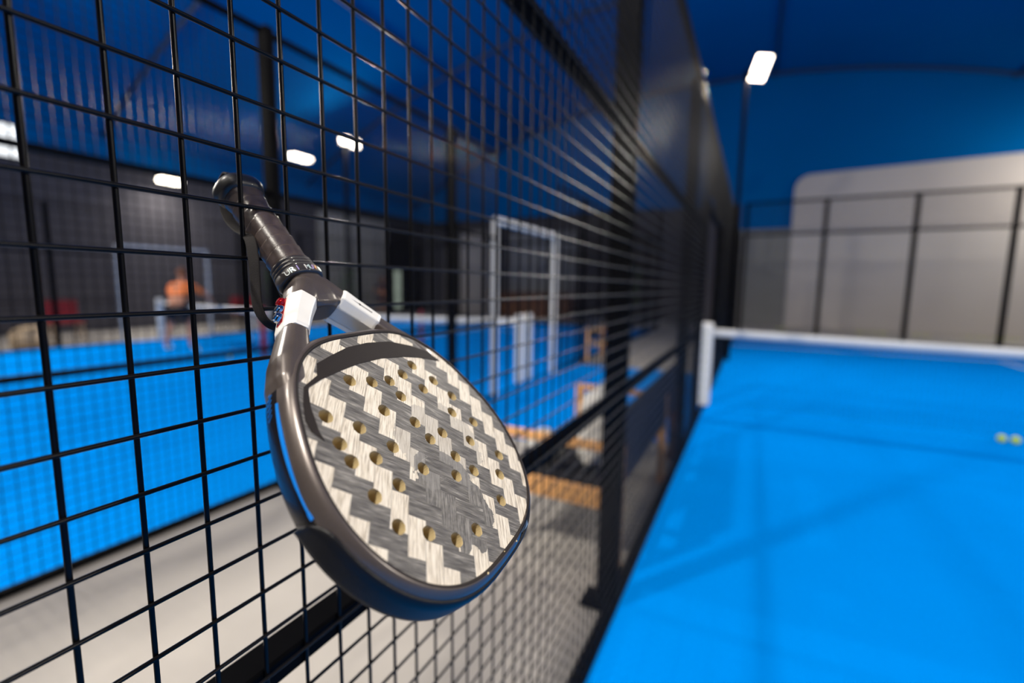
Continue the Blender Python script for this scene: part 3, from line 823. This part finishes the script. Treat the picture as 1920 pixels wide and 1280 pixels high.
# blue line on the left side
mb = MB(); rings = []
for i in range(31):
    f = i/30; p = rad(124)+(rad(83)-rad(124))*f; w_ = .0012*(.35+1.0*sin(pi*min(1, f*1.1+.12))**.7) if f < .95 else .0012
    zc = .0066-.0010*f
    rings.append([ringpt(p, .0099, zc+w_), ringpt(p, .0104, zc+w_), ringpt(p, .0108, zc-w_), ringpt(p, .0099, zc-w_)])
mb.loft(rings); mb.build('side_stripe', M['bluepaint'], rk)
# fine hatching and small outlined mark on the left side
mb = MB()
for i in range(13):
    p = rad(146-i*2.0); L_ = .0050
    q0 = V(ringpt(p, .0102, -.001)); q1 = V(ringpt(p-.03, .0101, -.001-L_)); mb.tube([q0, q1], .00028, 4)
mb.build('side_hatching', M['bluepaint'], rk)
mb = MB()
def sp(p, z): return V(ringpt(rad(p), .0100+(.0000 if z < .008 else -.0008), z))
for z0, z1 in ((.0035, .0065), (.007, .0092)):
    q = [sp(147.5, z0), sp(141.5, z0), sp(141.5, z1), sp(147.5, z1)]; mb.tube(q, .0003, 4, closed=True)
mb.build('side_mark', M['bluethin'], rk)
# blue dashes of print near the tip
mb = MB()
for p0, p1, z in ((14, 4, -.0125), (2, -1, -.0122), (-3, -12, -.0120)):
    mb.tube([ringpt(rad(p0+(p1-p0)*k/6), .0112, z+.0012*k/6) for k in range(7)], .0005, 4)
mb.build('tip_print', M['bluepaint'], rk)
# chipped place on the rim near the tip
mb = MB()
for (p, o_, z_, s_) in ((18, .0026, .0190, .0010), (-8, .0040, .0186, .0009), (3, .0008, .0190, .0006)):
    c = V(ringpt(rad(p), o_, z_)); mb.ico(tuple(c), s_, 1, (1.6, 1, .5))
mb.build('paint_chips', M['core'], rk)
mb = MB(); q = [ringpt(rad(-16), .0050, .0150), ringpt(rad(-20), .0066, .0165), ringpt(rad(-24), .0080, .0152), ringpt(rad(-26), .0060, .0145), ringpt(rad(-20), .0050, .0138)]
vs = [V(a) for a in q]+[V(a)+V((0, 0, -.002)) for a in q]
mb.add(vs, [(0, 1, 2, 3, 4), (5, 9, 8, 7, 6)]+[(i, (i+1) % 5, 5+(i+1) % 5, 5+i) for i in range(5)]); mb.build('cracked_shell', plain('cracked_laminate', (120, 150, 180), .4), rk)

# white sleeves over the arms
for s in (1, -1):
    P = arm_path(s); mb = MB(); rings = []
    T0, T1 = 1.75, 4.95
    N_ = 14
    for i in range(N_+1):
        f = T0+(T1-T0)*i/N_; k = min(int(f), len(P)-2); g = f-k
        c = P[k].lerp(P[k+1], g); d = P[min(k+1, len(P)-1)]-P[max(k-1, 0)]; d2 = P[min(k+2, len(P)-1)]-P[k]; d = d.lerp(d2, g)
        hw = AW[k]+(AW[k+1]-AW[k])*g+.0010; ht = AT[k]+(AT[k+1]-AT[k])*g+.0011
        if i in (0, N_): hw -= .0008; ht -= .0008
        # faceted octagonal section
        d = d.normalized(); s_ = V((d.y, -d.x)); ring = []
        for (ax_, nx_) in ((1, .45), (.55, 1), (-.55, 1), (-1, .45), (-1, -.45), (-.55, -1), (.55, -1), (1, -.45)):
            q = c+s_*ax_*hw; ring.append((q.x, q.y, nx_*ht))
        rings.append(ring)
    mb.loft(rings); sl = mb.build('arm_sleeve', M['sleeve'], rk, bevel=.0012)
    if s == 1:
        # weight screws on the outer side : red one and two chrome ones on a red strip
        def side_pt(f, out, n_):
            k = int(f); g = f-k; c = P[k].lerp(P[k+1], g); d = (P[k+1]-P[k]).normalized(); s2 = V((d.y, -d.x))
            if s2.x < 0: s2 = -s2
            w_ = AW[k]+(AW[k+1]-AW[k])*g; q = c+s2*(w_+out); return V((q.x, q.y, n_)), V((s2.x, s2.y, 0)), V((d.x, d.y, 0))
        st = MB(); A0, sn, dn = side_pt(2.1, .0011, .0); A1, *_ = side_pt(4.4, .0011, .0)
        rg = []
        for i in range(9):
            q, sn_, dn_ = side_pt(2.1+2.3*i/8, .0009, .0)
            rg.append([q+V((0, 0, .0044)), q+V((0, 0, .0044))+sn_*.0008, q+V((0, 0, -.0044))+sn_*.0008, q+V((0, 0, -.0044))])
        st.loft(rg); plate = st.build('screw_plate', M['red_metal'], sl)
        for f, m_ in ((2.45, M['red_metal']), (3.2, M['chrome']), (3.95, M['chrome'])):
            q, sn_, dn_ = side_pt(f, .0014, .0); b_ = MB()
            b_.tube([q, q+sn_*.0032, q+sn_*.0036, q+sn_*.0052, q+sn_*.0058], [.0050, .0050, .0040, .0040, .0022], 6)
            sw = b_.build('weight_screw', m_, sl, bevel=.0004)
            if m_ is M['red_metal']: sw['label'] = 'red weight screw'
    else:
        b_ = MB(); q0 = P[2].lerp(P[3], .3); q1 = P[4].lerp(P[5], .2); h_ = AT[3]+.00125
        b_.tube([(q0.x, q0.y, h_), (q1.x, q1.y, h_)], .0003, 4); qm = q0.lerp(q1, .45); b_.ico((qm.x, qm.y, h_), .0013, 1, (1, 1.4, .3))
        b_.build('printed_line', M['rbead'], sl)

# collar with grooves and printed band
def grip_sect(b, r, sq=2.6, nn=40, fx=1.08, fz=.96): return sect((0, b), (0, 1), r*fx, r*fz, nn, sq)
mb = MB(); rings = []
for b, r in ((.1075, .0170), (.1080, .0182), (.1105, .0184), (.1110, .0176), (.1118, .0176), (.1123, .0186), (.1145, .0188), (.1150, .0179), (.1158, .0179), (.1163, .0190), (.1185, .0192), (.1190, .0184), (.1196, .0184), (.1200, .0196), (.1285, .0202), (.1292, .0198), (.1300, .0180)):
    rings.append(grip_sect(b, r))
mb.loft(rings); col = mb.build('collar', M['rubber'], rk, smooth=True)
col.data.materials[0] = plain('collar_rubber', (44, 39, 37), .4, 0, .2)
# lettering on the collar
def letters(txt, size, ang0, b_, rad_, parent, mat, step):
    for k, ch in enumerate(txt):
        if ch == ' ': continue
        cu = bpy.data.curves.new('glyph', 'FONT'); cu.body = ch; cu.size = size; cu.extrude = .0002; cu.align_x = 'CENTER'
        tmp = bpy.data.objects.new('glyph', cu); COL.objects.link(tmp)
        dg = bpy.context.evaluated_depsgraph_get(); me = bpy.data.meshes.new_from_object(tmp.evaluated_get(dg))
        bpy.data.objects.remove(tmp)
        ang = ang0-step*k
        vs = [(v.co.x, v.co.y, v.co.z) for v in me.vertices]; fs = [tuple(p.vertices) for p in me.polygons]
        out = []
        for X, Y, Z in vs:
            aa = ang-X/rad_; rr = rad_+Z
            g_ = (abs(sin(aa)/1.08)**2.6+abs(cos(aa)/.96)**2.6)**(-1/2.6); out.append((rr*g_*sin(aa), b_-Y, rr*g_*cos(aa)))
        LET.add(out, fs); bpy.data.meshes.remove(me)
LET = MB()
letters('URI MUVIN', .0080, rad(66), .1277, .02025, col, M['holo'], rad(14))
LET.build('lettering', M['holo'], col, recalc=False)

# grip : overlapping spiral wrap
mb = MB(); rings = []; NB = 150; nn = 40
for i in range(NB+1):
    b = .004+(.1085-.004)*i/NB
    ring = []
    base = .0152+.0042*max(0, (.032-b)/.032)**1.3 + .0014*(b/.11)
    for k in range(nn):
        a = 2*pi*k/nn; ph = (b/.0135 + a/(2*pi)) % 1.0
        r = base+.0010*(1-ph) - (.0012 if ph < .06 else 0)
        ca, sa = cos(a), sin(a); ca = math.copysign(abs(ca)**(2/2.6), ca); sa = math.copysign(abs(sa)**(2/2.6), sa)
        ring.append((r*1.06*ca, b, r*.94*sa))
    rings.append(ring)
mb.loft(rings); mb.build('grip', M['grip'], rk, smooth=True)
mb = MB(); mb.loft([grip_sect(b, r) for b, r in ((-.004, .012), (-.0035, .0180), (-.001, .0208), (.004, .0216), (.009, .0208), (.014, .0192))])
mb.build('butt_cap', M['rubber'], rk, smooth=True)

# wrist strap : flat webbing from the butt, out through the mesh cell, loop in front of the fence
def ribbon(mb, P, wv, half, th):
    P = [V(p) for p in P]
    # catmull-rom
    Q = []; n = len(P)
    for i in range(n-1):
        p0 = P[max(0, i-1)]; p1 = P[i]; p2 = P[i+1]; p3 = P[min(n-1, i+2)]
        for k in range(8):
            t_ = k/8; Q.append(.5*((2*p1)+(p2-p0)*t_+(2*p0-5*p1+4*p2-p3)*t_*t_+(3*p1-p0-3*p2+p3)*t_**3))
    Q.append(P[-1]); W = []
    for i in range(n-1):
        for k in range(8): W.append(V(wv[i]).lerp(V(wv[i+1]), k/8))
    W.append(V(wv[-1])); rings = []
    for i, q in enumerate(Q):
        d = (Q[min(i+1, len(Q)-1)]-Q[max(i-1, 0)]).normalized(); w = W[i]-d*W[i].dot(d); w.normalize(); nm = d.cross(w)
        rings.append([q+w*half+nm*th*.6, q+w*half*.8+nm*th, q-w*half*.8+nm*th, q-w*half+nm*th*.6, q-w*half-nm*th*.6, q-w*half*.8-nm*th, q+w*half*.8-nm*th, q+w*half-nm*th*.6])
    mb.loft(rings)
inv = rk.matrix_world.inverted()
def L(p): return tuple(inv @ V(p))
def Ld(p): return tuple(inv.to_3x3() @ V(p))
mb = MB()
ribbon(mb, [L(p) for p in ((-.046, .170, 1.512), (-.064, .176, 1.516), (-.078, .178, 1.505), (-.072, .176, 1.486), (-.055, .170, 1.468), (-.024, .160, 1.454), (.004, .1525, 1.445), (.017, .1475, 1.424), (.023, .1440, 1.400), (.029, .1410, 1.380), (.036, .1430, 1.366), (.041, .152, 1.359), (.044, .164, 1.360))],
       [Ld(p) for p in ((0, 1, 0), (0, 1, 0), (.3, .9, .1), (.5, .8, .2), (.5, .8, .2), (.5, .8, .1), (.8, .65, .1), (.85, .55, .1), (.9, .4, .1), (.9, .4, .3), (.9, 0, .5), (.9, 0, .6), (.9, 0, .6))],   .0049, .0011)
ribbon(mb, [L(p) for p in ((.044, .164, 1.360), (.038, .172, 1.366), (.022, .178, 1.385), (.004, .181, 1.408), (-.006, .184, 1.432), (-.02, .186, 1.46), (-.045, .182, 1.49))],
       [Ld(p) for p in ((.9, 0, .6), (.8, .3, .6), (.3, .8, 0), (.3, .9, 0), (.3, .9, 0), (.3, .9, 0), (.3, .9, 0))], .0052, .0011)
mb.build('wrist_strap', M['strap'], rk, smooth=True)

# ------------------------------------------------------------------ world + view
w = bpy.data.worlds.new('world'); sc.world = w; w.use_nodes = True
w.node_tree.nodes['Background'].inputs[0].default_value = (.55, .65, .8, 1); w.node_tree.nodes['Background'].inputs[1].default_value = .15
sc.view_settings.view_transform = 'Standard'; sc.view_settings.look = 'None'; sc.view_settings.gamma = 1
sc.view_settings.exposure = 0.0; sc.view_settings.use_curve_mapping = False
sc.cycles.use_denoising = True
sc.cycles.sample_clamp_indirect = 6
